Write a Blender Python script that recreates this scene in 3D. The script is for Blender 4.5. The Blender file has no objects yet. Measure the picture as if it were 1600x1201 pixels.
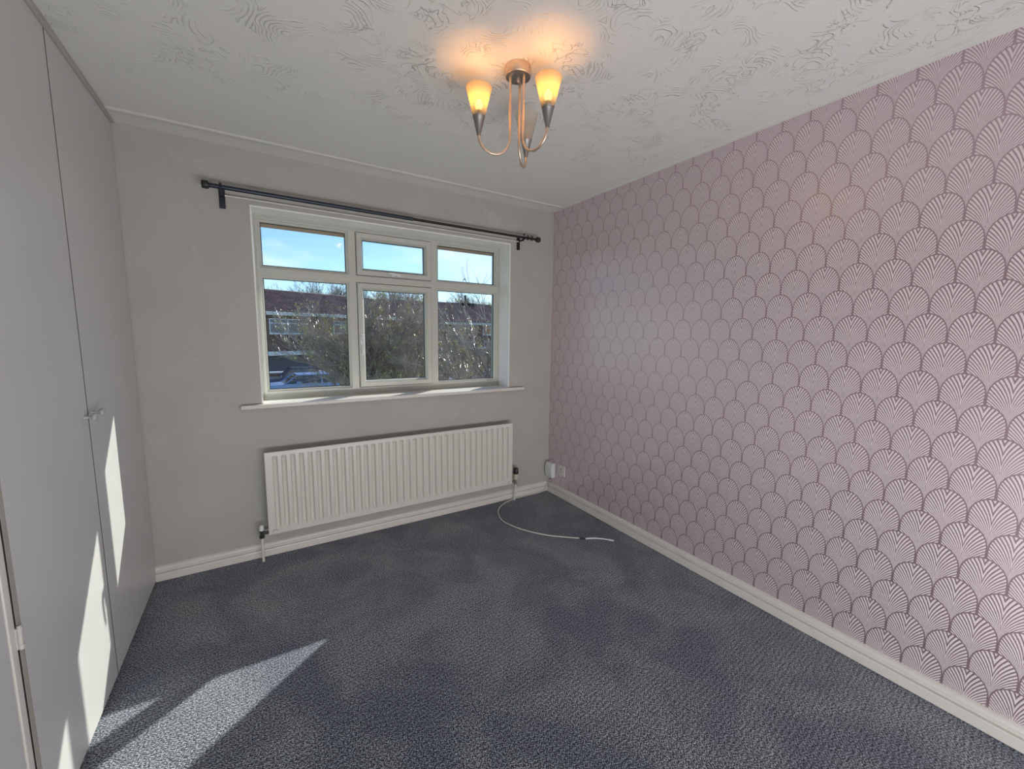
import bpy, bmesh, math, random
from mathutils import Vector, Matrix
PI = math.pi
sc = bpy.context.scene
C = sc.collection

# ---------------------------------------------------------------- camera
F_PX = 637.8
YAW, PITCH, ROLL = -0.5549, -0.1233, 0.0131
CAM = Vector((-2.148, -2.834, 1.391))
cy, sy = math.cos(YAW), math.sin(YAW)
fw = Vector((-sy*math.cos(PITCH), cy*math.cos(PITCH), math.sin(PITCH)))
rt = Vector((cy, sy, 0)); up = rt.cross(fw)
rt2 = math.cos(ROLL)*rt + math.sin(ROLL)*up
up2 = -math.sin(ROLL)*rt + math.cos(ROLL)*up
cd = bpy.data.cameras.new('camera'); cam = bpy.data.objects.new('camera', cd); C.objects.link(cam)
cd.sensor_fit = 'HORIZONTAL'; cd.sensor_width = 36.0; cd.lens = 36.0*F_PX/1600
cd.clip_start = 0.02; cd.clip_end = 500
m = Matrix((rt2, up2, -fw)).transposed().to_4x4(); m.translation = CAM
cam.matrix_world = m
sc.camera = cam

# ---------------------------------------------------------------- world, sun, large lights, exposure
sc.view_settings.view_transform = 'Standard'; sc.view_settings.look = 'None'
sc.view_settings.gamma = 1.0; sc.view_settings.use_curve_mapping = False
sc.view_settings.exposure = 0.13
SUN = Vector((1.0, 0.795, 0.825)).normalized()
SUN_EL = math.asin(SUN.z); SUN_AZ = math.atan2(SUN.x, SUN.y)
w = bpy.data.worlds.new('world'); sc.world = w; w.use_nodes = True
nt = w.node_tree; nt.nodes.clear()
out = nt.nodes.new('ShaderNodeOutputWorld'); bg = nt.nodes.new('ShaderNodeBackground')
sky = nt.nodes.new('ShaderNodeTexSky'); sky.sky_type = 'NISHITA'; sky.sun_disc = False
sky.sun_elevation = SUN_EL; sky.sun_rotation = SUN_AZ; sky.air_density = 1.0; sky.dust_density = 0.25; sky.ozone_density = 3.0
# thin high cloud, everywhere on the dome
tc = nt.nodes.new('ShaderNodeTexCoord'); mp = nt.nodes.new('ShaderNodeMapping'); mp.inputs['Scale'].default_value = (1.6, 1.6, 5.0)
nz = nt.nodes.new('ShaderNodeTexNoise'); nz.inputs['Scale'].default_value = 2.2; nz.inputs['Detail'].default_value = 6
cr = nt.nodes.new('ShaderNodeValToRGB'); cr.color_ramp.elements[0].position = 0.52; cr.color_ramp.elements[1].position = 0.74
cr.color_ramp.elements[1].color = (0.65, 0.65, 0.65, 1)
mx = nt.nodes.new('ShaderNodeMixRGB'); mx.inputs[2].default_value = (7.0, 7.3, 7.6, 1)
nt.links.new(tc.outputs['Generated'], mp.inputs['Vector']); nt.links.new(mp.outputs[0], nz.inputs['Vector'])
nt.links.new(nz.outputs['Fac'], cr.inputs[0]); nt.links.new(cr.outputs[0], mx.inputs[0])
tn = nt.nodes.new('ShaderNodeMixRGB'); tn.blend_type = 'MULTIPLY'; tn.inputs[0].default_value = 1.0; tn.inputs[2].default_value = (.80, .93, 1.08, 1)
nt.links.new(sky.outputs[0], tn.inputs[1]); nt.links.new(tn.outputs[0], mx.inputs[1]); nt.links.new(mx.outputs[0], bg.inputs[0]); nt.links.new(bg.outputs[0], out.inputs[0])
bg.inputs[1].default_value = 0.17
sl = bpy.data.lights.new('sun', 'SUN'); sl.energy = 6.2; sl.angle = math.radians(0.53); sl.color = (1.0, 0.94, 0.83)
so = bpy.data.objects.new('sun', sl); C.objects.link(so)
so.rotation_euler = SUN.to_track_quat('Z', 'Y').to_euler(); so.location = (6, 5, 8)

def area(name, loc, target, sx, sz, energy, color):
    l = bpy.data.lights.new(name, 'AREA'); l.shape = 'RECTANGLE'; l.size = sx; l.size_y = sz; l.energy = energy; l.color = color
    o = bpy.data.objects.new(name, l); C.objects.link(o); o.location = loc
    o.rotation_euler = (Vector(loc)-Vector(target)).to_track_quat('Z', 'Y').to_euler()
    return o
# added fill lamps behind the camera, standing in for daylight from the house
area('floor_fill', (-1.65, -3.42, 0.10), (-1.65, -2.9, 2.4), 1.6, 0.9, 18, (1.0, 0.98, 0.95))
area('rear_fill', (-1.35, -3.93, 0.24), (-1.35, 0, 1.3), 2.5, 0.36, 42, (1.0, 0.98, 0.96))

# ---------------------------------------------------------------- helpers
def link(name, me, mat=None, parent=None):
    o = bpy.data.objects.new(name, me); C.objects.link(o)
    if mat:
        for q in (mat if isinstance(mat, (list, tuple)) else [mat]): me.materials.append(q)
    if parent: o.parent = parent
    return o
def done(name, bm, mat, parent=None, smooth=False, local=True):
    me = bpy.data.meshes.new(name); bmesh.ops.recalc_face_normals(bm, faces=bm.faces); bm.to_mesh(me); bm.free()
    if smooth is True:
        for p in me.polygons: p.use_smooth = True
    elif smooth:
        for p in me.polygons: p.use_smooth = True
        me.set_sharp_from_angle(angle=math.radians(smooth))
    o = link(name, me, mat, parent)
    if parent and local: o.matrix_parent_inverse = parent_inv(parent)
    return o
def parent_inv(p):
    # geometry is written in world coordinates: cancel the parents' placement
    mm = Matrix.Identity(4); q = p
    while q is not None:
        mm = Matrix.LocRotScale(q.location, q.rotation_euler, q.scale) @ mm if q.parent is None else mm @ Matrix.Identity(4)
        q = q.parent
    return mm.inverted() if p.parent is None else Matrix.Identity(4)
def thing(name, label, cat, loc, group=None, kind=None):
    o = bpy.data.objects.new(name, None); C.objects.link(o); o.location = loc; o.empty_display_size = 0.1
    if label: o['label'] = label
    if cat: o['category'] = cat
    if group: o['group'] = group
    if kind: o['kind'] = kind
    return o
def tag(o, label=None, cat=None, group=None, kind=None):
    for k, v in (('label', label), ('category', cat), ('group', group), ('kind', kind)):
        if v: o[k] = v
    return o
def box(bm, x0, x1, y0, y1, z0, z1, bev=0):
    vs = [bm.verts.new((x, y, z)) for x in (x0, x1) for y in (y0, y1) for z in (z0, z1)]
    fs = [bm.faces.new([vs[i] for i in f]) for f in ((0,1,3,2),(4,6,7,5),(0,4,5,1),(2,3,7,6),(0,2,6,4),(1,5,7,3))]
    if bev:
        es = list({e for f in fs for e in f.edges})
        bmesh.ops.bevel(bm, geom=es, offset=bev, segments=2, affect='EDGES', profile=0.6)
    return vs
def nb(): return bmesh.new()
def tube(bm, pts, r, n=10, caps=True):
    """sweep a circle along pts; r a number or a list"""
    pts = [Vector(p) for p in pts]; rs = r if isinstance(r, (list, tuple)) else [r]*len(pts)
    rings = []; prev = None
    for i, p in enumerate(pts):
        a = pts[max(i-1, 0)]; b = pts[min(i+1, len(pts)-1)]; t = (b-a).normalized()
        if prev is None:
            h = Vector((0, 0, 1)) if abs(t.z) < 0.9 else Vector((1, 0, 0)); u = t.cross(h).normalized()
        else: u = (prev - t*prev.dot(t)).normalized()
        prev = u; v = t.cross(u)
        rings.append([bm.verts.new(p + rs[i]*(math.cos(2*PI*k/n)*u + math.sin(2*PI*k/n)*v)) for k in range(n)])
    for A, B in zip(rings, rings[1:]):
        for k in range(n): bm.faces.new((A[k], A[(k+1) % n], B[(k+1) % n], B[k]))
    if caps: bm.faces.new(rings[0]); bm.faces.new(rings[-1])
def lathe(bm, prof, c, axis='Z', n=32, cap=True):
    """prof: list of (radius, height)"""
    c = Vector(c); rings = []
    for r, h in prof:
        ring = []
        for k in range(n):
            a = 2*PI*k/n; x, y = r*math.cos(a), r*math.sin(a)
            v = {'Z': (x, y, h), 'Y': (x, h, y), 'X': (h, x, y)}[axis]
            ring.append(bm.verts.new(c+Vector(v)))
        rings.append(ring)
    for A, B in zip(rings, rings[1:]):
        for k in range(n): bm.faces.new((A[k], A[(k+1) % n], B[(k+1) % n], B[k]))
    if cap: bm.faces.new(rings[0]); bm.faces.new(rings[-1])
def sweep_prof(bm, prof, p0, p1, nrm):
    """extrude profile (d out along nrm, z) from p0 to p1"""
    p0, p1, nrm = Vector(p0), Vector(p1), Vector(nrm)
    A = [bm.verts.new(p0+nrm*d+Vector((0, 0, z))) for d, z in prof]; B = [bm.verts.new(p1+nrm*d+Vector((0, 0, z))) for d, z in prof]
    n = len(prof)
    for k in range(n): bm.faces.new((A[k], A[(k+1) % n], B[(k+1) % n], B[k]))
    bm.faces.new(A); bm.faces.new(B)
def ring(bm, x0, x1, z0, z1, prof):
    """mitred rectangular frame in the xz plane; prof: closed list of (inset, y)"""
    rows = []
    for (ins, y) in prof:
        rows.append([bm.verts.new(p) for p in ((x0+ins, y, z0+ins), (x1-ins, y, z0+ins), (x1-ins, y, z1-ins), (x0+ins, y, z1-ins))])
    n = len(rows)
    for i in range(n):
        A, B = rows[i], rows[(i+1) % n]
        for k in range(4): bm.faces.new((A[k], A[(k+1) % 4], B[(k+1) % 4], B[k]))

# ---------------------------------------------------------------- node maths helper
class N:
    def __init__(s, nt): s.nt = nt
    def new(s, t, **kw):
        n = s.nt.nodes.new(t)
        for k, v in kw.items(): setattr(n, k, v)
        return n
    def put(s, sock, v):
        if isinstance(v, bpy.types.NodeSocket): s.nt.links.new(v, sock)
        else: sock.default_value = v
    def m(s, op, a, b=None, c=None, clamp=False):
        n = s.new('ShaderNodeMath', operation=op, use_clamp=clamp)
        s.put(n.inputs[0], a)
        if b is not None: s.put(n.inputs[1], b)
        if c is not None: s.put(n.inputs[2], c)
        return n.outputs[0]
    def noise(s, vec, scale, detail=3, rough=0.5, dist=0, out='Fac'):
        n = s.new('ShaderNodeTexNoise'); n.inputs['Scale'].default_value = scale; n.inputs['Detail'].default_value = detail
        n.inputs['Roughness'].default_value = rough; n.inputs['Distortion'].default_value = dist
        if vec is not None: s.put(n.inputs['Vector'], vec)
        return n.outputs[out]
    def ramp(s, fac, stops):
        n = s.new('ShaderNodeValToRGB'); s.put(n.inputs[0], fac); e = n.color_ramp.elements
        while len(e) < len(stops): e.new(0.5)
        for q, (p, col) in zip(e, stops): q.position = p; q.color = tuple(col)+(1,) if len(col) == 3 else col
        return n.outputs[0]
    def mix(s, fac, a, b, mode='MIX'):
        n = s.new('ShaderNodeMix', data_type='RGBA', blend_type=mode); s.put(n.inputs[0], fac)
        s.put(n.inputs[6], a if isinstance(a, bpy.types.NodeSocket) else tuple(a)+(1,)); s.put(n.inputs[7], b if isinstance(b, bpy.types.NodeSocket) else tuple(b)+(1,))
        return n.outputs[2]
    def smooth(s, v, a, b):
        n = s.new('ShaderNodeMapRange', interpolation_type='SMOOTHSTEP'); s.put(n.inputs[0], v)
        n.inputs[1].default_value = a; n.inputs[2].default_value = b
        return n.outputs[0]
    def bump(s, h, strength=0.3, dist=0.01):
        n = s.new('ShaderNodeBump'); s.put(n.inputs['Height'], h); n.inputs['Strength'].default_value = strength; n.inputs['Distance'].default_value = dist
        return n.outputs[0]
def mat(name, col=(.8, .8, .8), rough=0.5, metal=0.0, spec=0.5, **kw):
    M = bpy.data.materials.new(name); M.use_nodes = True
    b = M.node_tree.nodes['Principled BSDF']
    b.inputs['Base Color'].default_value = tuple(col)+(1,); b.inputs['Roughness'].default_value = rough
    b.inputs['Metallic'].default_value = metal; b.inputs['Specular IOR Level'].default_value = spec
    for k, v in kw.items(): b.inputs[k.replace('_', ' ')].default_value = v
    M['b'] = 1
    return M
def nodes(M):
    n = N(M.node_tree); b = M.node_tree.nodes['Principled BSDF']
    g = n.new('ShaderNodeTexCoord').outputs['Object']
    return n, b, g
def grainy(name, col, rough, amp=0.06, scale=6, bump=0.1, bscale=120, spec=0.4, metal=0, bdist=0.002):
    M = mat(name, col, rough, metal, spec); n, b, g = nodes(M)
    f = n.noise(g, scale, 4)
    c = n.ramp(f, [(0.3, [q*(1-amp) for q in col]), (0.7, [min(1, q*(1+amp)) for q in col])])
    n.put(b.inputs['Base Color'], c)
    n.put(b.inputs['Normal'], n.bump(n.noise(g, bscale, 3), bump, bdist))
    return M

# ---------------------------------------------------------------- materials
M_wall = mat('painted_wall', (.465, .457, .432), 0.75, spec=.25); n, b, g = nodes(M_wall)
sm = n.smooth(n.noise(g, 4.2, 5, .6, .5), .60, .74)
n.put(b.inputs['Base Color'], n.mix(sm, n.ramp(n.noise(g, 3, 4), [(.3, (.44, .432, .408)), (.7, (.475, .467, .443))]), (.505, .505, .48)))
n.put(b.inputs['Normal'], n.bump(n.noise(g, 55, 4, .6), .12, .004))

M_ceil = mat('textured_ceiling', (.70, .70, .69), 0.6, spec=.3); n, b, g = nodes(M_ceil)
# swirled artex: fans of thin curved ridges
vor = n.new('ShaderNodeTexVoronoi', feature='F1'); vor.inputs['Scale'].default_value = 5.0
vm = n.new('ShaderNodeVectorMath', operation='ADD'); n.put(vm.inputs[0], g)
nv = n.new('ShaderNodeVectorMath', operation='SCALE'); n.put(nv.inputs[0], n.noise(g, 4.0, 2, out='Color')); nv.inputs['Scale'].default_value = .22
n.put(vm.inputs[1], nv.outputs[0]); n.put(vor.inputs['Vector'], vm.outputs[0])
sep = n.new('ShaderNodeSeparateXYZ')
sub = n.new('ShaderNodeVectorMath', operation='SUBTRACT'); n.put(sub.inputs[0], vm.outputs[0]); n.put(sub.inputs[1], vor.outputs['Position'])
n.put(sep.inputs[0], sub.outputs[0])
arcs = n.m('SINE', n.m('ADD', n.m('MULTIPLY', vor.outputs['Distance'], 95.0), n.m('MULTIPLY', n.noise(g, 7, 3), 16.0)))
arcs = n.smooth(arcs, .55, 1.0)
mask = n.smooth(n.noise(g, 7.5, 3, .6), .50, .66)
r2 = n.m('ABSOLUTE', n.m('SUBTRACT', n.noise(g, 11, 2, .5, 1.6), .5))
rid = n.m('SUBTRACT', 1.0, n.smooth(r2, 0.0, .014))
rid = n.m('MULTIPLY', rid, n.smooth(n.noise(g, 5.3, 2), .53, .64))
h = n.m('ADD', n.m('MULTIPLY', arcs, n.m('MULTIPLY', mask, .6)), n.m('MULTIPLY', rid, .6))
sx = n.new('ShaderNodeSeparateXYZ'); n.put(sx.inputs[0], g)
h = n.m('MULTIPLY', h, n.smooth(sx.outputs[1], -.18, -1.3))   # the relief is flat beside the window wall
h = n.m('ADD', h, n.m('MULTIPLY', n.noise(g, 30, 3), .12))
n.put(b.inputs['Normal'], n.bump(h, .8, .009))
M_smoothceil = grainy('smooth_ceiling_border', (.68, .68, .67), .55, .02, 5, .1)

M_white = grainy('white_gloss_paint', (.72, .70, .67), .32, .03, 9, .08, 60)
M_door = mat('white_satin_board', (.60, .605, .61), .38, spec=.45); n, b, g = nodes(M_door)
n.put(b.inputs['Base Color'], n.ramp(n.noise(g, 2.2, 5, .6), [(.3, (.585, .59, .60)), (.7, (.63, .63, .63))]))
n.put(b.inputs['Normal'], n.bump(n.noise(g, 90, 3), .06, .002))
M_doorknob = mat('grey_white_knob', (.42, .43, .45), .3)
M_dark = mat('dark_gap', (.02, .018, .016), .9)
M_reveal = grainy('white_reveal', (.88, .89, .87), .5, .03, 6, .08)
M_upvc = mat('white_upvc', (.55, .56, .52), .28, spec=.5)
M_gasket = mat('black_gasket', (.02, .02, .025), .6)
M_rad = mat('radiator_enamel', (.68, .66, .62), .3, spec=.5)
M_brass = mat('brushed_brass', (.72, .58, .47), .42, 1.0); n, b, g = nodes(M_brass)
n.put(b.inputs['Base Color'], n.ramp(n.noise(g, 40, 2), [(.3, (.68, .55, .45)), (.7, (.78, .63, .51))]))
M_nickel = mat('grey_metal', (.30, .29, .29), .42, .9)
M_black = mat('black_plastic', (.02, .02, .022), .4)
M_rod = mat('dark_rod_metal', (.045, .055, .075), .35, .7)
M_rod2 = mat('dark_inner_rod_metal', (.035, .028, .03), .38, .6)
M_plast = mat('white_plastic', (.74, .76, .78), .3)
M_sock = mat('white_socket_plastic', (.70, .68, .68), .3)
M_cable = mat('white_cable', (.66, .66, .62), .45)
M_bulb = mat('lit_bulb', (1, .8, .5), .5); bb = M_bulb.node_tree.nodes['Principled BSDF']
bb.inputs['Emission Color'].default_value = (1, .62, .18, 1); bb.inputs['Emission Strength'].default_value = 7
M_bulb0 = mat('unlit_bulb', (.75, .74, .72), .2, Transmission_Weight=.3)

# wallpaper: rows of overlapping fans printed in foil
M_paper = mat('fan_wallpaper', (.4, .35, .37), .4); n, b, g = nodes(M_paper)
P, RW, HH, Z0, Y0 = .1165, .1078, .074, .842, -2.565+.0583
sp = n.new('ShaderNodeSeparateXYZ'); n.put(sp.inputs[0], g); Yc, Zc = sp.outputs[1], sp.outputs[2]
zr = n.m('DIVIDE', n.m('SUBTRACT', Zc, Z0), RW); k0 = n.m('CEIL', zr)
def fan(k):
    par = n.m('FLOORED_MODULO', k, 2.0)
    a = n.m('ADD', n.m('DIVIDE', n.m('SUBTRACT', Yc, Y0), P), n.m('MULTIPLY', par, .5))
    u = n.m('MULTIPLY', n.m('SUBTRACT', n.m('FRACT', a), .5), P)
    q = n.m('SUBTRACT', n.m('ADD', n.m('MULTIPLY', k, RW), Z0), Zc)
    au = n.m('ABSOLUTE', u)
    ex = n.m('DIVIDE', au, P/2); ez = n.m('MAXIMUM', n.m('DIVIDE', n.m('SUBTRACT', HH, q), HH), 0.0)
    e = n.m('SQRT', n.m('ADD', n.m('MULTIPLY', ex, ex), n.m('MULTIPLY', ez, ez)))
    return au, q, e
u0, q0, e0 = fan(k0); u1, q1, e1 = fan(n.m('ADD', k0, 1.0))
ins = n.m('LESS_THAN', e0, 1.0)
def sel(a, c): return n.m('ADD', n.m('MULTIPLY', a, ins), n.m('MULTIPLY', c, n.m('SUBTRACT', 1.0, ins)))
U, Q, E = sel(u0, u1), sel(q0, q1), sel(e0, e1)
QB, PW = .192, 1.75
Wd = n.m('MAXIMUM', n.m('SUBTRACT', QB, Q), .002)
LAM = 7.0
FM = LAM*QB
cc = n.m('ADD', n.m('SUBTRACT', n.m('DIVIDE', U, n.m('POWER', Wd, PW)), n.m('MULTIPLY', Wd, LAM)), FM)   # ribs leave the stem one after another
# tabulate arc length on the rim against cc so that ribs meet the rim evenly
tab = []; s = 0; pu, pq = 0, 0
for i in range(0, 401):
    if i <= 300: t = i/300*PI/2; uu = P/2*math.sin(t); qq = HH*(1-math.cos(t))
    else: uu = P/2; qq = HH+(i-300)/100*(RW-HH)
    s += math.hypot(uu-pu, qq-pq); pu, pq = uu, qq
    tab.append((uu/(QB-qq)**PW-LAM*(QB-qq)+FM, s))
cmax, smax = tab[-1]
fc = n.new('ShaderNodeFloatCurve'); n.put(fc.inputs['Value'], n.m('DIVIDE', cc, cmax*1.3)); cv = fc.mapping.curves[0]
cv.points[0].location = (0, 0)
cv.points[1].location = (1.0, min(1, 1/1.12))
for i in range(30, 401, 37): cv.points.new(tab[i][0]/(cmax*1.3), tab[i][1]/smax/1.12/1.0)
fc.mapping.update()
NS = 12.0
ph = n.m('FRACT', n.m('ADD', n.m('MULTIPLY', fc.outputs[0], NS*1.12), .25))
tri = n.m('ABSOLUTE', n.m('SUBTRACT', ph, .5))          # 0 centre of foil rib
foil = n.m('SUBTRACT', 1.0, n.smooth(tri, .24, .34))
rim = n.smooth(E, .925, .945)
foil = n.m('MULTIPLY', foil, n.m('SUBTRACT', 1.0, rim))
worn = n.noise(g, 260, 2)
foil = n.m('MULTIPLY', foil, n.smooth(worn, .22, .42))
n.put(b.inputs['Base Color'], n.mix(foil, (.54, .405, .46), (.86, .77, .81)))
n.put(b.inputs['Metallic'], n.m('SUBTRACT', .82, n.m('MULTIPLY', foil, .57)))
n.put(b.inputs['Roughness'], n.m('ADD', .33, n.m('MULTIPLY', foil, .18)))
b.inputs['Specular IOR Level'].default_value = .55
sm = n.m('FRACT', n.m('ADD', n.m('DIVIDE', Yc, .53), .62))   # butt joints of the paper drops
seam = n.m('SUBTRACT', 1.0, n.smooth(n.m('ABSOLUTE', n.m('SUBTRACT', sm, .5)), 0.0, .0022))
n.put(b.inputs['Normal'], n.bump(n.m('SUBTRACT', n.m('MULTIPLY', foil, .25), seam), .25, .001))

# carpet: short diagonal loops of pale yarn on navy
M_carpet = mat('blue_fleck_carpet', (.05, .06, .1), .95, spec=.15); n, b, g = nodes(M_carpet)
mpn = n.new('ShaderNodeMapping'); mpn.inputs['Rotation'].default_value = (0, 0, math.radians(38))
wob = n.new('ShaderNodeVectorMath', operation='SCALE'); n.put(wob.inputs[0], n.noise(g, 60, 2, out='Color')); wob.inputs['Scale'].default_value = .010
add = n.new('ShaderNodeVectorMath', operation='ADD'); n.put(add.inputs[0], g); n.put(add.inputs[1], wob.outputs[0]); n.put(mpn.inputs[0], add.outputs[0])
s2 = n.new('ShaderNodeSeparateXYZ'); n.put(s2.inputs[0], mpn.outputs[0]); X, Y = s2.outputs[0], s2.outputs[1]
CS = .0125
chk = n.m('FLOORED_MODULO', n.m('ADD', n.m('FLOOR', n.m('DIVIDE', X, CS)), n.m('FLOOR', n.m('DIVIDE', Y, CS))), 2.0)
def loops(v): return n.m('SINE', n.m('MULTIPLY', v, 2*PI/(CS/2)))
lx, ly = loops(X), loops(Y)
lo = n.m('ADD', n.m('MULTIPLY', lx, chk), n.m('MULTIPLY', ly, n.m('SUBTRACT', 1.0, chk)))
fz = n.noise(g, 170, 2, .6)
fl = n.m('ADD', n.m('MULTIPLY', lo, .28), n.m('MULTIPLY', n.m('SUBTRACT', fz, .5), 2.6))
fl = n.smooth(fl, -.28, .62)
big = n.smooth(n.noise(g, 2.3, 4, .6, .8), .35, .68)
dk = n.mix(big, (.017, .021, .040), (.034, .043, .058)); lt = n.mix(big, (.40, .45, .58), (.68, .75, .81))
n.put(b.inputs['Base Color'], n.mix(fl, dk, lt))
n.put(b.inputs['Normal'], n.bump(n.m('ADD', fl, n.m('MULTIPLY', n.noise(g, 500, 2), .4)), .5, .004))
b.inputs['Sheen Weight'].default_value = .3; b.inputs['Sheen Roughness'].default_value = .5

def glassmat(name, tint=(.93, .96, .96), refl=.06, rough=0.0):
    M = bpy.data.materials.new(name); M.use_nodes = True; t = M.node_tree; t.nodes.clear(); n = N(t)
    o = n.new('ShaderNodeOutputMaterial'); tr = n.new('ShaderNodeBsdfTransparent'); tr.inputs[0].default_value = tuple(tint)+(1,)
    gl = n.new('ShaderNodeBsdfGlossy'); gl.inputs['Roughness'].default_value = rough
    lw = n.new('ShaderNodeLayerWeight'); lw.inputs['Blend'].default_value = .5
    fr = n.m('ADD', n.m('MULTIPLY', n.m('POWER', lw.outputs['Facing'], 4.0), .5), .025)
    mx = n.new('ShaderNodeMixShader'); n.put(mx.inputs[0], fr); n.put(mx.inputs[1], tr.outputs[0]); n.put(mx.inputs[2], gl.outputs[0]); n.put(o.inputs[0], mx.outputs[0])
    return M
M_glass = glassmat('window_glass')
def frosted(name, op, col):
    M = bpy.data.materials.new(name); M.use_nodes = True; t = M.node_tree; t.nodes.clear(); n = N(t)
    o = n.new('ShaderNodeOutputMaterial'); tr = n.new('ShaderNodeBsdfTransparent'); tr.inputs[0].default_value = (.95, .93, .9, 1)
    tl = n.new('ShaderNodeBsdfTranslucent'); tl.inputs[0].default_value = tuple(col)+(1,)
    df = n.new('ShaderNodeBsdfPrincipled'); df.inputs['Base Color'].default_value = tuple(col)+(1,); df.inputs['Roughness'].default_value = .2
    a = n.new('ShaderNodeMixShader'); a.inputs[0].default_value = .4; n.put(a.inputs[1], tl.outputs[0]); n.put(a.inputs[2], df.outputs[0])
    c = n.new('ShaderNodeMixShader'); c.inputs[0].default_value = op; n.put(c.inputs[1], tr.outputs[0]); n.put(c.inputs[2], a.outputs[0]); n.put(o.inputs[0], c.outputs[0])
    return M
M_frost = frosted('frosted_shade_glass', .55, (.50, .46, .39))
M_smoke = frosted('clear_shade_glass', .32, (.75, .73, .70))

# ---------------------------------------------------------------- room shell
W, H, D, T = 2.70, 2.40, 3.95, .24
OX0, OX1, OZ0, OZ1 = -2.150, -.420, .930, 2.095
bm = nb(); box(bm, -W-.55, 0, -D, 0, -.12, 0); tag(done('floor', bm, M_carpet), kind='structure')
bm = nb(); box(bm, -W-.55, T, -D, T, H, H+.12); tag(done('ceiling', bm, M_ceil), kind='structure')
bm = nb()
box(bm, -W-.55, OX0, 0, T, -.12, H); box(bm, OX1, T, 0, T, -.12, H); box(bm, OX0, OX1, 0, T, -.12, OZ0); box(bm, OX0, OX1, 0, T, OZ1, H)
tag(done('wall_back', bm, M_wall), kind='structure')
bm = nb(); box(bm, 0, T, -D, 0, -.12, H); tag(done('wall_right', bm, M_paper), kind='structure')
bm = nb(); box(bm, -W-.67, -W-.55, -D, T, -.12, H); box(bm, -W-.55, -W, -D, -1.56, 0, H); tag(done('wall_left', bm, M_wall), kind='structure')
bm = nb(); box(bm, -W-.67, T, -D-.12, -D, -.12, H); tag(done('wall_front', bm, M_wall), kind='structure')
# skirting boards, moulded
SK = [(0, .003), (.020, .003), (.020, .040), (.0185, .046), (.0065, .048), (.0065, .058), (.0155, .060), (.0165, .070), (.0135, .080), (.006, .086), (0, .088)]
bm = nb(); sweep_prof(bm, SK, (-W, 0, 0), (-.020, 0, 0), (0, -1, 0)); tag(done('baseboard_back', bm, M_white), kind='structure')
bm = nb(); sweep_prof(bm, SK, (0, 0, 0), (0, -D, 0), (-1, 0, 0)); tag(done('baseboard_right', bm, M_white), kind='structure')
# ceiling borders: shallow cove along the window wall, flat bead along the wallpaper
CV = [(0, -.012), (.02, -.0105), (.06, -.007), (.10, -.005), (.125, -.0055), (.134, -.008), (.142, -.006), (.150, -.0002), (0, -.0002)]
bm = nb(); sweep_prof(bm, CV, (-W, 0, H), (-.03, 0, H), (0, -1, 0)); tag(done('trim_1', bm, M_smoothceil, smooth=40), kind='structure')
CV2 = [(0, -.006), (.022, -.005), (.025, -.008), (.030, -.007), (.034, -.0002), (0, -.0002)]
bm = nb(); sweep_prof(bm, CV2, (0, 0, H), (0, -D, H), (-1, 0, 0)); tag(done('trim_2', bm, M_smoothceil), kind='structure')
# scribing strip over the wardrobe doors
bm = nb(); box(bm, -W-.018, -W+.012, -1.56, -.001, 2.383, H-.0005); tag(done('trim_3', bm, M_wall), kind='structure')

# ---------------------------------------------------------------- window
win = thing('window_1', None, None, (-1.285, .2, .955), kind='structure')
win['label'] = 'white six-pane window with a centre opening sash and a top vent'
bm = nb(); e = .008
box(bm, OX0, OX0+e, .0, .168, OZ0, OZ1); box(bm, OX1-e, OX1, .0, .168, OZ0, OZ1); box(bm, OX0+e, OX1-e, .0, .168, OZ1-e, OZ1)
tag(done('trim_4', bm, M_reveal), kind='structure')
bm = nb(); box(bm, OX0+e, OX1-e, -.0005, .20, .932, .9555); 
v = box(bm, -2.255, -.288, -.032, -.0008, .932, .9555, .006)
tag(done('window_sill', bm, M_white, win, smooth=35))
FX = [-2.141, -1.5775, -.9955, -.429]; FZ = [.956, 1.752, 2.086]
bm = nb()
sub_cells = []
for i in range(3):
    for j in range(2):
        x0, x1, z0, z1 = FX[i], FX[i+1], FZ[j], FZ[j+1]
        l = .027 if i != 1 else .020
        # widths of the visible frame flat to each opening edge are equal all round
        wx = .022
        opener = (i == 1)
        if not opener:
            prof = [(0, .166), (.0235, .166), (.0265, .171), (.0265, .175), (.036, .180), (.040, .192), (.040, .205), (.034, .215), (.030, .235), (0, .235)]
        else:
            prof = [(0, .166), (.0215, .166), (.0245, .170), (.0245, .210), (.030, .235), (0, .235)]
        ax0, ax1, az0, az1 = x0, x1, z0, z1
        if j == 0: az0 = z0+.022
        ring(bm, ax0, ax1, az0, az1, prof)
        sub_cells.append((i, j, ax0, ax1, az0, az1))
box(bm, FX[0], FX[3], .166, .235, FZ[0], FZ[0]+.0221)
ring(bm, FX[0], FX[3], FZ[0], FZ[2], [(0, .158), (.007, .158), (.010, .1665), (0, .1665)])
done('window_frame', bm, M_upvc, win)
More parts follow.
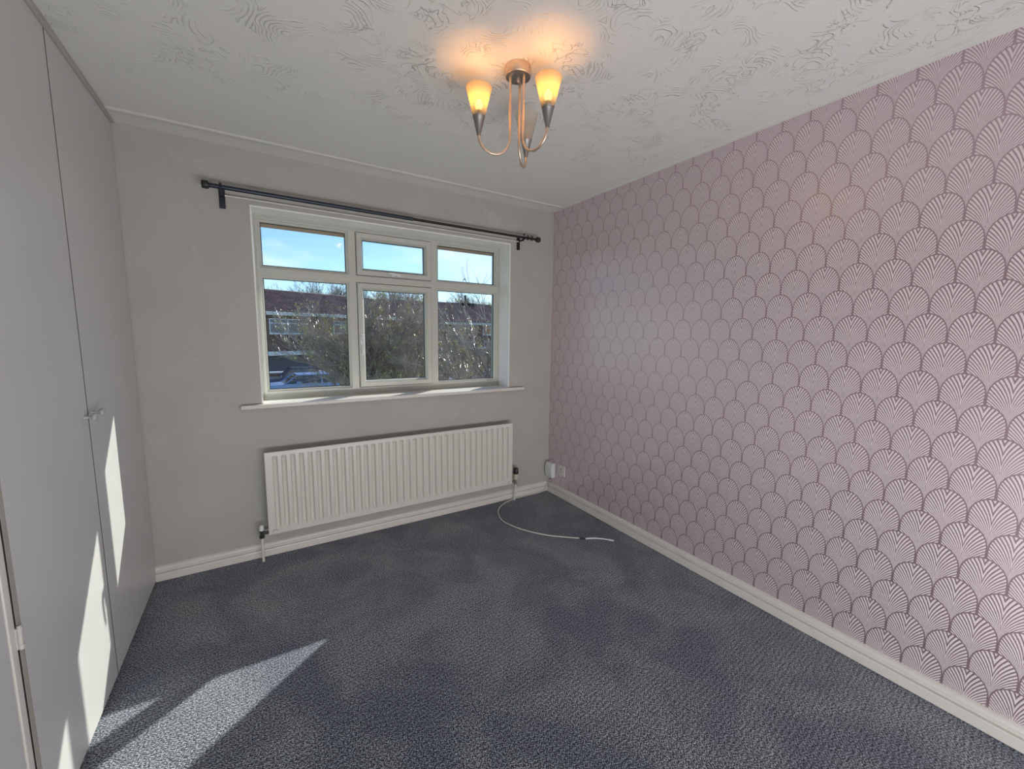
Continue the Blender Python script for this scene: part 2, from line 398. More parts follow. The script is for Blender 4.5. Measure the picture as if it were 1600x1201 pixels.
for (i, j, x0, x1, z0, z1) in sub_cells:
    if i != 1:
        bm = nb(); a = .0385; box(bm, x0+a, x1-a, .197, .203, z0+a, z1-a); done('pane', bm, M_glass, win)
        bm = nb(); ring(bm, x0, x1, z0, z1, [(.0385, .189), (.0425, .190), (.0425, .1965), (.0385, .1965)]); done('gasket', bm, M_gasket, win)
    else:
        a = .0265
        bm = nb()
        sp_ = [(a, .156), (a+.004, .150), (a+.030, .150), (a+.034, .155), (a+.041, .166), (a+.046, .186), (a+.046, .205), (a+.040, .225), (a, .225)]
        ring(bm, x0, x1, z0, z1, sp_)
        sash = done('sash', bm, M_upvc, win); a2 = a+.0445
        bm = nb(); box(bm, x0+a2, x1-a2, .197, .203, z0+a2, z1-a2); done('pane', bm, M_glass, sash)
        bm = nb(); ring(bm, x0, x1, z0, z1, [(a2, .184), (a2+.004, .185), (a2+.004, .1965), (a2, .1965)]); done('gasket', bm, M_gasket, sash)
        # handle: plate, boss and lever
        bm = nb()
        if j == 0:
            hx, hz = x0+a+.016, 1.35
            box(bm, hx-.011, hx+.011, .1385, .1495, hz-.045, hz+.030, .004)
            lathe(bm, [(.011, -.022), (.012, 0)], (hx, .138, hz), 'Y', 16)
            tube(bm, [(hx, .120, hz+.012), (hx, .116, hz), (hx+.002, .112, hz-.03), (hx+.003, .114, hz-.07), (hx+.003, .120, hz-.115)], [.008, .010, .009, .008, .006], 10)
        else:
            hx, hz = (x0+x1)/2, z0+a+.016
            box(bm, hx-.034, hx+.034, .1385, .1495, hz-.010, hz+.010, .004)
            lathe(bm, [(.010, -.020), (.011, 0)], (hx, .138, hz), 'Y', 16)
            tube(bm, [(hx+.014, .120, hz), (hx, .116, hz+.001), (hx-.03, .112, hz+.004), (hx-.06, .116, hz+.006)], [.007, .010, .008, .006], 10)
        hd = done('handle', bm, M_plast, sash, smooth=50)
        bm = nb(); lathe(bm, [(.0045, -.0285), (.0045, -.02)], (hx, .1385, hz), 'Y', 12)
        done('key_hole', bm, M_black, sash)

# ---------------------------------------------------------------- fitted wardrobe on the left
wd = thing('wardrobe', 'floor-to-ceiling fitted wardrobe with plain white flush doors', 'wardrobe', (-W-.26, -.75, 0))
DT = .018
def dshade(y0, y1, z0=.012, z1=2.380):
    bm = nb(); box(bm, -W-DT, -W, y0, y1, z0, z1, .0006); return bm
dR = done('door', dshade(-.7385, -.006), M_door, wd)
dL = done('door', dshade(-1.368, -.7470), M_door, wd)
bm = nb(); box(bm, -W-.012, -W-.0002, -.7468, -.7387, .012, 2.38); done('seam_shade_strip', bm, mat('painted_seam_shade', (.07, .06, .06), .9), wd)  # dark strip filling the seam; its shade is put in as colour
bm = nb()
box(bm, -W-.53, -W-DT-.004, -1.555, -1.540, .002, 2.38); box(bm, -W-.53, -W-DT-.004, -.018, -.003, .002, 2.38)
box(bm, -W-.545, -W-.53, -1.555, -.003, .002, 2.38); box(bm, -W-.53, -W-.12, -.755, -.73, .0105, 2.3645)
box(bm, -W-.53, -W-DT-.004, -1.54, -.018, 2.365, 2.38); box(bm, -W-.53, -W-DT-.004, -1.54, -.018, .002, .010)
done('carcass', bm, M_door, wd)
# lipping strip, hinge side post and side moulding
bm = nb(); box(bm, -W-DT, -W-.0002, -1.3905, -1.3681, .012, 2.38, .0); done('door_edge_strip', bm, grainy('brown_door_edge', (.40, .37, .34), .5, .05), wd)  # brown strip alongside the door edge
bm = nb(); box(bm, -W-.030, -W-.0008, -1.3989, -1.3907, .012, 2.38); done('gap_shade_strip', bm, M_dark, wd)  # near-black filler, painted shade of the gap beside the post
bm = nb(); box(bm, -W-.030, -W, -1.427, -1.3990, .004, 2.382, .003); done('frame_post', bm, M_white, wd)
bm = nb(); box(bm, -W-.030, -W-.006, -1.437, -1.4272, .004, 2.382); done('moulding_groove', bm, grainy('brown_post_edge', (.40, .36, .32), .5, .05), wd)  # brown strip set back beside the post
bm = nb(); box(bm, -W-.028, -W, -1.5580, -1.4372, .004, 2.382, .003); done('side_panel', bm, M_door, wd)
for hz in (.62, 2.13):
    bm = nb(); tube(bm, [(-W+.004, -1.3925, hz-.032), (-W+.004, -1.3925, hz+.032)], .0048, 12)
    box(bm, -W-.002, -W+.0015, -1.402, -1.380, hz-.028, hz+.028, .0005)
    for q in (-.022, .022): lathe(bm, [(.0062, -.004), (.0062, .004)], (-W+.004, -1.3925, hz+q), 'Z', 12)
    done('hinge', bm, mat('hinge_paint', (.52, .52, .50), .4), wd, smooth=50)
def knob(y, z, par):
    bm = nb(); lathe(bm, [(.0085, 0), (.0085, .003), (.0055, .006), (.0048, .013), (.0075, .018), (.0150, .023), (.0165, .028), (.0150, .033), (.0060, .036)], (-W, y, z), 'X', 20)
    k = done('knob', bm, M_doorknob, par, smooth=45)
    return k
knob(-.697, 1.073, dR); knob(-.783, 1.069, dL)

# ---------------------------------------------------------------- radiator
rad = thing('radiator', 'long white single-panel ribbed radiator under the window', 'radiator', (-1.295, -.1, 0))
RX0, RX1, RZ0, RZ1, RY = -2.152, -.436, .170, .672, -.088
NF = 35; pit = (RX1-RX0-.050)/NF
def flute(t):   # 0 ridge .. 1 trough over one pitch
    d = abs(t-.5)*2     # 0 at trough centre, 1 at ridge centre
    return 1-min(1, max(0, (d-.36)/.22))
cols = [RX0]; hs = [0]
K = 10
for i in range(NF):
    for k in range(K): cols.append(RX0+.025+pit*(i+k/K)); hs.append(flute(k/K))
cols.append(RX1-.025); hs.append(0); cols.append(RX1); hs.append(0)
rows = [(RZ0, 0), (RZ0+.028, 0), (RZ0+.034, .35), (RZ0+.044, .85), (RZ0+.055, 1), (.42, 1), (RZ1-.046, 1), (RZ1-.036, .85), (RZ1-.027, .35), (RZ1-.021, 0), (RZ1, 0)]
bm = nb(); grid = []
for (z, a) in rows: grid.append([bm.verts.new((x, RY+.017*a*hh, z)) for x, hh in zip(cols, hs)])
for A, B in zip(grid, grid[1:]):
    for k in range(len(cols)-1): bm.faces.new((A[k], A[k+1], B[k+1], B[k]))
panel = done('front_panel', bm, M_rad, rad, smooth=30)
bm = nb()     # folded edges and back sheet
box(bm, RX0-.001, RX1+.001, RY+.0185, RY+.024, RZ0-.006, RZ1-.004, .002)
box(bm, RX0, RX1, RY, RY+.012, RZ1, RZ1+.003, .001); box(bm, RX0, RX1, RY, RY+.012, RZ0-.004, RZ0, .001)
box(bm, RX0-.004, RX0, RY, RY+.012, RZ0-.003, RZ1+.002, .001); box(bm, RX1, RX1+.004, RY, RY+.012, RZ0-.003, RZ1+.002, .001)
done('back_panel', bm, M_rad, rad)
for bx in (-1.95, -.64):
    bm = nb(); box(bm, bx-.015, bx+.015, RY+.0242, -.0005, .30, .58); done('wall_bracket', bm, M_rad, rad)
bm = nb(); lathe(bm, [(.011, -.006), (.013, 0), (.013, .010)], (RX0+.030, RY-.010, RZ0+.016), 'Y', 16); done('end_plug', bm, M_rad, rad, smooth=40)
bm = nb(); lathe(bm, [(.011, -.006), (.013, 0), (.013, .010)], (RX1-.022, RY-.010, RZ0+.016), 'Y', 16); done('end_plug', bm, M_rad, rad, smooth=40)
# left lockshield valve
vx, vy = -2.192, -.070
bm = nb(); tube(bm, [(vx, vy, .001), (vx, vy, .155)], .0075, 12); done('pipe', bm, M_white, rad, smooth=60)
bm = nb(); lathe(bm, [(.012, .150), (.014, .153), (.014, .166), (.011, .168), (.011, .190), (.013, .192), (.013, .198)], (vx, vy, 0), 'Z', 8)
tube(bm, [(vx, vy, .180), (vx+.036, vy-.006, .182)], .010, 8); lv = done('valve', bm, mat('tarnished_valve', (.10, .10, .09), .4, .9), rad)
bm = nb(); lathe(bm, [(.012, .198), (.0125, .202), (.0120, .222), (.009, .230), (.004, .233)], (vx, vy, 0), 'Z', 20); done('valve_cap', bm, M_plast, lv, smooth=50)
# right thermostatic valve
vx, vy = -.388, -.070
bm = nb(); tube(bm, [(vx+.004, vy+.02, .001), (vx+.004, vy+.02, .06), (vx+.001, vy+.004, .12), (vx, vy, .160)], .0065, 12); done('pipe', bm, M_white, rad, smooth=60)
bm = nb(); lathe(bm, [(.011, .150), (.014, .153), (.014, .164), (.010, .166), (.010, .180), (.013, .184), (.013, .190)], (vx, vy, 0), 'Z', 8)
tube(bm, [(vx, vy, .176), (vx-.046, vy-.006, .180)], .009, 8); rv = done('valve', bm, M_nickel, rad)
bm = nb(); lathe(bm, [(.013, .190), (.0165, .194), (.0175, .232), (.0165, .236)], (vx+.002, vy, 0), 'Z', 20); done('valve_collar', bm, mat('cream_plastic', (.62, .60, .50), .4), rv, smooth=40)
bm = nb(); prof = [(.0165, .236), (.0205, .240), (.0215, .262), (.0190, .284), (.0110, .290)]; lathe(bm, prof, (vx+.003, vy, 0), 'Z', 20)
done('thermostat_head', bm, M_black, rv, smooth=40)

# ---------------------------------------------------------------- curtain pole
pole = thing('curtain_pole', 'dark metal telescopic curtain pole with black end caps above window', 'curtain pole', (-1.3, 0, 2.14))
PY, PZ = -.088, 2.136
bm = nb(); tube(bm, [(-2.325, PY, PZ+.006), (-1.24, PY, PZ)], .0115, 14); tube(bm, [(-1.245, PY, PZ), (-1.235, PY, PZ)], .0125, 14); done('outer_pole', bm, M_rod, pole, smooth=50)
bm = nb(); tube(bm, [(-1.24, PY, PZ), (-.242, PY, PZ-.004)], .0088, 14); done('inner_pole', bm, M_rod2, pole, smooth=50)
for xx, s_ in ((-2.322, -1), (-.240, 1)):
    bm = nb(); zz = PZ+.006 if s_ < 0 else PZ-.004
    lathe(bm, [(.012, -.004*s_), (.012, .002*s_), (.019, .004*s_), (.0205, .008*s_), (.0205, .030*s_), (.018, .034*s_)], (xx, PY, zz), 'X', 24)
    done('end_cap', bm, M_black, pole, smooth=40)
for bx in (-2.275, -.352):
    bm = nb(); box(bm, bx-.0145, bx+.0145, -.006, -.0005, 2.052, 2.158, .002)
    tube(bm, [(bx, -.005, 2.118), (bx, -.045, 2.118), (bx, -.078, 2.116)], .0065, 10)
    for k in range(0, 9):
        pass
    arc = [(bx, PY+.0175*math.cos(a), PZ+.002+.0175*math.sin(a)) for a in [math.radians(d) for d in range(-10, -200, -19)]]
    tube(bm, arc, .0050, 8)
    tube(bm, [(bx, PY+.017, PZ), (bx, PY+.017, PZ-.018), (bx, -.07, 2.118)], .005, 8)
    br = done('bracket', bm, M_rod if bx < -1 else M_rod2, pole, smooth=50)
    bm = nb(); lathe(bm, [(.006, 0), (.006, .014), (.003, .016)], (bx, PY, PZ+.0115), 'Z', 12); done('clamp_screw', bm, M_black, br, smooth=40)
for rx in (-.318, -.280):
    bm = nb(); bmesh.ops.create_circle  # ring with a small eye
    pts = [(rx, PY+.0135*math.cos(a), PZ-.003+.0135*math.sin(a)) for a in [2*PI*k/16 for k in range(17)]]
    tube(bm, pts, .0030, 8, False); lathe(bm, [(.0045, .013), (.0045, .022), (.002, .024)], (rx, PY, PZ-.003), 'Z', 10)
    done('pole_ring', bm, M_rod2, pole, smooth=50)
nw = thing('net_curtain_wire', 'thin white net curtain wire stretched below the dark pole', 'curtain wire', (-1.31, -.02, 2.09))
bm = nb(); tube(bm, [(-2.262, -.030, 2.1165), (-1.3, -.030, 2.1145), (-.367, -.030, 2.1115)], .0032, 8); done('wire', bm, M_plast, nw, smooth=60)
for hx, hz in ((-2.258, 2.1165), (-.371, 2.1115)):
    bm = nb(); tube(bm, [(hx, -.0005, hz), (hx, -.024, hz), (hx, -.033, hz-.004)], .0022, 8); done('hook', bm, M_plast, nw)

# ---------------------------------------------------------------- ceiling light
LX, LY = -1.249, -1.399
ch = thing('ceiling_light', 'three-arm brass ceiling light with cone glass shades, two lit', 'ceiling light', (LX, LY, 2.4))
bm = nb(); lathe(bm, [(.049, 2.3995), (.050, 2.397), (.050, 2.368), (.047, 2.3635)], (LX, LY, 0), 'Z', 48); done('ceiling_rose', bm, M_brass, ch, smooth=40)
bm = nb(); lathe(bm, [(.047, 2.3634), (.044, 2.3615), (.0001, 2.3612)], (LX, LY, 0), 'Z', 40, cap=False); done('rose_base', bm, M_nickel, ch, smooth=40)
bm = nb(); lathe(bm, [(.007, 2.3611), (.007, 2.350), (.004, 2.346)], (LX, LY, 0), 'Z', 16); done('centre_nut', bm, M_brass, ch, smooth=40)
bm = nb(); lathe(bm, [(.003, 0), (.003, .004)], (LX+.02, LY-.0465, 2.384), 'Y', 10); done('fixing_screw', bm, M_nickel, ch)
PH = -1.333; RI, RO = .030, .152
for k in range(3):
    a = PH+2*PI*k/3; ca, sa = math.cos(a), math.sin(a)
    def P3(r, z): return (LX+r*ca, LY+r*sa, z)
    rb = (RO-RI)/2; zc = 2.077+rb
    pts = [P3(RI, 2.3612), P3(RI, 2.30), P3(RI, 2.20)] + [P3(RI+rb-rb*math.cos(t), zc-rb*math.sin(t)) for t in [PI*q/18 for q in range(0, 19)]] + [P3(RO, zc+.003)]
    # the outer end stops in the cup
    pts = [p for p in pts]
    bm = nb(); tube(bm, pts, .0052, 12); arm = done('arm', bm, M_brass, ch, smooth=60)
    X_, Y_, _ = P3(RO, 0)
    bm = nb(); lathe(bm, [(.0045, 2.136), (.0078, 2.137), (.0078, 2.143), (.0100, 2.150), (.0225, 2.202), (.0235, 2.203), (.0215, 2.2035)], (X_, Y_, 0), 'Z', 32)
    cup = done('shade_holder', bm, M_nickel, arm, smooth=40)
    bm = nb(); prof = [(.0215, 2.198), (.0490, 2.3035), (.0480, 2.3045), (.0468, 2.3035), (.0200, 2.1985)]
    lathe(bm, prof, (X_, Y_, 0), 'Z', 48, cap=False)
    lit = (k != 1)
    sh = done('glass_shade', bm, M_frost if lit else M_smoke, arm, smooth=50)
    if not lit: sh['label'] = 'unlit clear glass shade'
    bm = nb(); lathe(bm, [(.0130, 2.2036), (.0130, 2.222), (.0115, 2.224)], (X_, Y_, 0), 'Z', 20); done('lamp_holder', bm, mat('candle_tube_%d' % k, (.55, .42, .28), .5), arm, smooth=40)
    bm = nb(); lathe(bm, [(.0085, 2.224), (.0115, 2.232), (.0150, 2.241), (.0140, 2.248), (.0090, 2.256), (.004, 2.261), (.0003, 2.263)], (X_, Y_, 0), 'Z', 24, cap=False)
    bu = done('bulb', bm, M_bulb if lit else M_bulb0, arm, smooth=True)
    if lit:
        pl = bpy.data.lights.new('bulb_light', 'POINT'); pl.energy = .72; pl.color = (1, .42, .08); pl.shadow_soft_size = .008
        po = bpy.data.objects.new('bulb_light', pl); C.objects.link(po); po.location = (X_, Y_, 2.267)

# ---------------------------------------------------------------- socket, box and lead by the corner
sk = thing('wall_socket', 'white single wall socket on the wallpaper near the corner', 'socket', (0, -.187, .24))
bm = nb(); box(bm, -.009, -.0005, -.241, -.154, .194, .282, .002); done('faceplate', bm, M_sock, sk, smooth=40)
for (dy, dz, sy_, sz_) in ((.0, .020, .004, .0045), (-.012, -.004, .0045, .0022), (.012, -.004, .0045, .0022)):
    bm = nb(); box(bm, -.0095, -.0088, -.191+dy-sy_, -.191+dy+sy_, .234+dz-sz_-.006, .234+dz+sz_-.006); done('pin_slot', bm, M_black, sk)
bm = nb(); box(bm, -.0135, -.0090, -.226, -.215, .245, .265, .001); done('switch', bm, M_sock, sk)
bm = nb(); box(bm, -.0140, -.0136, -.223, -.218, .2585, .2625); done('switch_mark', bm, mat('red_mark', (.5, .03, .03), .4), sk)
pb = thing('plug_in_box', 'rounded white plastic box on wallpaper in the corner beside the socket', 'junction box', (0, -.06, .2))
bm = nb(); box(bm, -.030, -.0005, -.108, -.022, .146, .276, .006); done('back_box', bm, M_plast, pb, smooth=40)
bm = nb(); cvx = []
for i in range(9):
    t = i/8; z = .143+.136*t; d = .034+.016*math.sin(PI*t)**.6
    cvx.append((z, d))
top = [[bm.verts.new((-d, y, z)) for y in (-.1085, -.0215)] for z, d in cvx]; bot = [[bm.verts.new((-.0301, y, z)) for y in (-.1085, -.0215)] for z, d in cvx]
for i in range(8):
    bm.faces.new((top[i][0], top[i][1], top[i+1][1], top[i+1][0])); bm.faces.new((bot[i][0], bot[i][1], bot[i+1][1], bot[i+1][0]))
    for q in (0, 1): bm.faces.new((top[i][q], top[i+1][q], bot[i+1][q], bot[i][q]))
bm.faces.new((top[0][0], top[0][1], bot[0][1], bot[0][0])); bm.faces.new((top[8][0], top[8][1], bot[8][1], bot[8][0]))
done('front_cover', bm, M_plast, pb, smooth=30)
bm = nb(); box(bm, -.0385, -.0365, -.075, -.055, .152, .158); done('badge', bm, M_nickel, pb)
bm = nb(); tube(bm, [(-.020, -.065, .1455), (-.020, -.064, .125)], .0055, 10); done('lead_gland', bm, M_black, pb, smooth=50)
# cable looping over the carpet
CZ = .0065
def smoothpts(P_, n_=8):
    o = []
    P_ = [Vector(p) for p in P_]
    for i in range(len(P_)-1):
        p0 = P_[max(i-1, 0)]; p1 = P_[i]; p2 = P_[i+1]; p3 = P_[min(i+2, len(P_)-1)]
        for k in range(n_):
            t = k/n_; o.append(.5*((2*p1)+(p2-p0)*t+(2*p0-5*p1+4*p2-p3)*t*t+(3*p1-p0-3*p2+p3)*t**3))
    o.append(P_[-1]); return o
def onfloor(px, py, z=CZ):
    d = rt2*((px-800)/F_PX) + up2*(-(py-600.5)/F_PX) + fw
    t = (z-CAM.z)/d.z; return CAM+d*t
cb = thing('aerial_cable', 'white aerial cable curling across the carpet near the corner', 'cable', (-.45, -.45, 0))
pts = [(-.040, -.030, .060), (-.055, -.032, .025), (-.12, -.030, CZ), (-.24, -.030, CZ)]+[tuple(onfloor(*p)) for p in ((808, 777.5), (793, 783), (782, 791), (778.5, 800), (784, 812), (800, 821), (820, 828), (850, 835), (880, 838.5), (905, 840.5))]
pts[0] = (-.030, -.026, .075)
bm = nb(); tube(bm, smoothpts(pts), .0042, 10); done('cable', bm, M_cable, cb, smooth=60)
a_, b_ = onfloor(906, 840.6), onfloor(914, 841.2)
bm = nb(); tube(bm, [a_, b_], .0062, 12); done('black_joint', bm, M_black, cb, smooth=50)
pts = [tuple(onfloor(*p)) for p in ((915, 841.2), (930, 840.6), (945, 842), (953, 843.4))]
bm = nb(); tube(bm, smoothpts(pts), [.0050]*10+[.0042]*(3*8+1-10), 10); done('cable_tail', bm, M_plast, cb, smooth=60)
a_, b_ = onfloor(953, 843.4), onfloor(959.5, 844.6); d_ = (b_-a_)
bm = nb(); tube(bm, [a_-d_*.3, a_, a_+d_*.6], .0062, 14); tube(bm, [a_+d_*.6, b_], .0045, 12); done('plug', bm, M_plast, cb, smooth=50)

# ================================================================ outside
CX, CYY, CZZ = CAM
GZ = -2.78
def brickmat(name, c1, c2, mortar, scale=1):
    M = mat(name, c1, .9, spec=.1); n, b, g = nodes(M)
    br = n.new('ShaderNodeTexBrick'); mp_ = n.new('ShaderNodeMapping'); mp_.inputs['Rotation'].default_value = (PI/2, 0, 0)
    n.put(mp_.inputs[0], g); n.put(br.inputs['Vector'], mp_.outputs[0]); br.inputs['Scale'].default_value = 1.0
    br.inputs['Brick Width'].default_value = .225; br.inputs['Row Height'].default_value = .075; br.inputs['Mortar Size'].default_value = .008
    br.inputs['Color1'].default_value = tuple(c1)+(1,); br.inputs['Color2'].default_value = tuple(c2)+(1,); br.inputs['Mortar'].default_value = tuple(mortar)+(1,)
    n.put(b.inputs['Base Color'], br.outputs['Color'])
    return M
M_brick = brickmat('brown_brick', (.20, .10, .07), (.15, .08, .06), (.22, .19, .17))
M_tile = grainy('brown_roof_tile', (.30, .19, .165), .5, .35, 1.3, .2, 30, spec=.3)
M_fascia = grainy('painted_fascia', (.80, .82, .86), .5, .05)
M_hwin = mat('house_window_frame', (.80, .82, .86), .4)
M_hglass = mat('house_window_glass', (.06, .09, .14), .08, spec=.9)
M_curtain = mat('amber_blind', (.55, .30, .14), .8)
M_ground = grainy('asphalt', (.16, .16, .17), .85, .2, .6, .2, 20)
M_grass = grainy('lawn', (.09, .13, .04), .95, .4, 1.2, .3, 40)
M_conc = grainy('pale_concrete', (.55, .55, .54), .9, .12, .7, .1, 20)
M_bark = grainy('grey_bark', (.24, .195, .165), .8, .4, 3, .3, 60)
M_twig = grainy('pale_twig', (.40, .33, .29), .32, .5, 2.5, .2, 60)
M_bud = mat('yellow_green_bud', (.66, .62, .26), .5)
M_soffit = grainy('stained_soffit', (.62, .40, .34), .7, .15, 4, .1)
# eave above the window
bm = nb(); box(bm, -5.5, 3.0, T+.001, .565, 2.098, 2.118); sof = tag(done('trim_5', bm, M_soffit), kind='structure')
bm = nb(); box(bm, -5.5, 3.0, .545, .575, 2.1185, 2.26); tag(done('trim_6', bm, M_fascia), kind='structure')
# ground
bm = nb(); box(bm, -70, 120, .3, 140, GZ-.3, GZ); tag(done('ground', bm, M_grass), kind='structure')
bm = nb(); box(bm, -70, 120, 21, 27.5, GZ+.001, GZ+.03); tag(done('road', bm, M_ground), kind='structure')
bm = nb(); box(bm, 9.5, 60, 13.0, 20.8, GZ+.001, GZ+.05); box(bm, -30, 60, 27.6, 31.0, GZ+.001, GZ+.06); tag(done('pavement', bm, M_conc), kind='structure')

def onplane(d, Dy):  # direction (dx/dy, dz/dy) from the eye at distance Dy along +y
    return Vector((CX+d[0]*Dy, CYY+Dy, CZZ+d[1]*Dy))
def house(label, O, ang, L0, L1, ez, rz, depth, wins, tiles=True, extra=None):
    """front plane through O, at ang; L0..L1 along the front; local frame: x along, y back, z up"""
    h = thing('terrace_house', label, 'house', (O.x, O.y, GZ)); h.rotation_euler = (0, 0, ang)
    def dn(name, bm, m_, par=h, **k): return done(name, bm, m_, par, local=False, **k)
    g0 = 0; E_ = ez-GZ; R_ = rz-GZ
    bm = nb(); box(bm, L0, L1, 0, depth*2, 0, E_-.02)
    # gables
    for xx in (L0, L1-.2):
        v_ = [bm.verts.new(p) for p in ((xx, 0, E_-.02), (xx, depth*2, E_-.02), (xx, depth, R_-.15), (xx+.2, 0, E_-.02), (xx+.2, depth*2, E_-.02), (xx+.2, depth, R_-.15))]
        for f in ((0, 1, 2), (3, 5, 4), (0, 3, 4, 1), (1, 4, 5, 2), (2, 5, 3, 0)): bm.faces.new([v_[i] for i in f])
    dn('wall', bm, M_brick)
    # roof slab + courses of tiles as real relief
    sl_ = math.hypot(depth+.35, R_-E_); ux = Vector((0, (depth+.35)/sl_, (R_-E_)/sl_)); un_ = Vector((0, -ux.z, ux.y)); o0 = Vector((0, -.35, E_))
    bm = nb()
    for side in (0, 1):
        q = [o0, o0+ux*sl_, o0+ux*sl_-un_*.15, o0-un_*.15]
        A = []; B = []
        for p in q:
            y_ = p.y if side == 0 else 2*depth-p.y
            A.append(bm.verts.new((L0-.15, y_, p.z))); B.append(bm.verts.new((L1+.15, y_, p.z)))
        for i in range(4): bm.faces.new((A[i], A[(i+1) % 4], B[(i+1) % 4], B[i]))
        bm.faces.new(A); bm.faces.new(B)
    rf = dn('roof', bm, M_tile)
    bm = nb(); tw, th = .36, .36
    nx = int((L1-L0+.3)/tw); ny = int(sl_/th)
    for j in range(ny):
        for i in range(nx):
            x_ = L0-.15+i*tw; b0 = o0+ux*(j*th); b1 = o0+ux*((j+1)*th)
            hh = .11
            P_ = [(x_, b0, .08), (x_+tw*.30, b0, .08), (x_+tw*.65, b0, .08+hh), (x_+tw, b0, .08+hh*.2)]
            Q_ = [(x_, b1, 0), (x_+tw*.30, b1, 0), (x_+tw*.65, b1, hh), (x_+tw, b1, hh*.2)]
            vs = [bm.verts.new(Vector((p, 0, 0))+Vector((0, bb_.y, bb_.z))+un_*hh_) for p, bb_, hh_ in P_]
            vq = [bm.verts.new(Vector((p, 0, 0))+Vector((0, bb_.y, bb_.z))+un_*hh_) for p, bb_, hh_ in Q_]
            vb = [bm.verts.new(Vector((p, 0, 0))+Vector((0, bb_.y, bb_.z))-un_*.005) for p, bb_, hh_ in P_]
            for q in range(3): bm.faces.new((vs[q], vs[q+1], vq[q+1], vq[q])); bm.faces.new((vb[q], vb[q+1], vs[q+1], vs[q]))
    t_ = dn('roof_tiles', bm, M_tile, rf); t_['kind'] = 'stuff'
    bm = nb(); tube(bm, [(L0-.15, depth, R_+.05), (L1+.15, depth, R_+.05)], .13, 10); dn('ridge', bm, M_tile)
    bm = nb(); box(bm, L0-.15, L1+.15, -.38, -.34, E_-.22, E_+.0); dn('fascia', bm, M_fascia)
    bm = nb(); tube(bm, [(L0-.15, -.43, E_-.02), (L1+.15, -.43, E_-.02)], .055, 8); dn('gutter', bm, M_fascia)
    for (x0, x1, z0, z1, split, kind) in wins:
        z0 -= GZ; z1 -= GZ; f = .07
        fb = nb()
        def vr(a0, a1, c0, c1): box(fb, a0, a1, -.06, -.002, c0, c1)
        vr(x0, x0+f, z0, z1); vr(x1-f, x1, z0, z1); vr(x0+f, x1-f, z0, z0+f); vr(x0+f, x1-f, z1-f, z1)
        xs = [x0+(x1-x0)*k/split for k in range(split+1)]
        for xm in xs[1:-1]: vr(xm-f/2, xm+f/2, z0+f, z1-f)
        zt = z0+(z1-z0)*.70
        if kind != 'big':
            for k in range(split): vr(xs[k]+f/2*(1 if k else 2), xs[k+1]-f/2*(1 if k < split-1 else 2), zt-f/2, zt+f/2)
        wf = dn('window', fb, M_hwin)
        pn = nb(); box(pn, x0+f*.5, x1-f*.5, -.03, -.015, z0+f*.5, z1-f*.5); dn('pane', pn, M_curtain if kind == 'amber' else M_hglass, wf)
        sb = nb(); box(sb, x0-.06, x1+.06, -.12, -.0605, z0-.06, z0); dn('sill', sb, M_hwin, wf)
    if extra: extra(h, dn, E_, R_)
    return h
O1 = onplane((.0182, 0), 38.0); O1.z = 0
ez1, rz1 = CZZ+.0385*38, CZZ+.0815*43.5
ang1 = math.radians(22)
def ex1(h, dn, E_, R_):
    bm = nb(); box(bm, 1.15, 1.45, 4.7, 5.0, R_-.05, R_+.38); dn('roof_vent', bm, M_dark)
    bm = nb(); box(bm, -6, 7.5, -1.1, -.002, 2.30, 2.52); box(bm, -6, 7.5, -1.12, -1.1, 2.24, 2.56); dn('porch_roof', bm, M_fascia)
    bm = nb(); box(bm, -1.4, 3.2, -.10, -.001, .02, 2.15); dn('garage_door', bm, mat('blue_grey_door', (.07, .09, .14), .5))
house('brown-tiled brick terrace house facing left window pane', O1, ang1, -9, 13.5, ez1, rz1, 5.0,
      [(.10, 3.0, CZZ-.006*38, CZZ+.0258*38, 2, 'n'), (5.5, 7.0, CZZ-.004*40, CZZ+.024*40, 2, 'n'), (8.3, 10.4, CZZ-.004*41, CZZ+.024*41, 2, 'n')], extra=ex1)
O2 = onplane((.30, 0), 50.0); O2.z = 0
def ex2(h, dn, E_, R_):
    bm = nb(); tube(bm, [(10.4, 4.6, R_-.2), (10.4, 4.6, R_+1.25)], .13, 10); dn('flue', bm, M_dark)
    bm = nb(); box(bm, 9.2, 11.8, 4.3, 5.4, R_-.4, R_+.14); dn('ridge_vent', bm, M_dark)
    bm = nb(); box(bm, -1, 18, -1.3, -.002, 2.15, 2.33); dn('porch_roof', bm, M_fascia)
    for k, xx in enumerate((6.2, 9.9)):
        bm = nb(); box(bm, xx, xx+1.0, -.06, -.001, .02, 2.05); dn('door', bm, mat('front_door_%d' % k, (.04, .07, .20), .4))
house('far brick terrace house with dark flue, seen through right window pane', O2, math.radians(-2), -2, 22, CZZ+.0268*50, CZZ+.0752*55, 5.0,
      [(6.9, 8.5, CZZ-.0035*50, CZZ+.0225*50, 1, 'amber'), (11.0, 13.2, CZZ-.0035*50, CZZ+.0225*50, 2, 'amber'),
       (7.3, 9.4, CZZ-.050*50, CZZ-.022*50, 2, 'big'), (11.2, 13.4, CZZ-.05*50, CZZ-.022*50, 2, 'big')], extra=ex2)
# garden wall in front of the left house
bw = thing('garden_wall', 'low brick garden wall with pale coping before the left house', 'wall', (onplane((.1, 0), 34).x, 31.2, GZ))
bm = nb(); box(bm, -6.5, 5.5, 30.9, 31.2, GZ+.061, GZ+1.15); done('brickwork', bm, M_brick, bw)
bm = nb(); box(bm, -6.6, 5.6, 30.86, 31.24, GZ+1.151, GZ+1.24); done('coping', bm, M_fascia, bw)

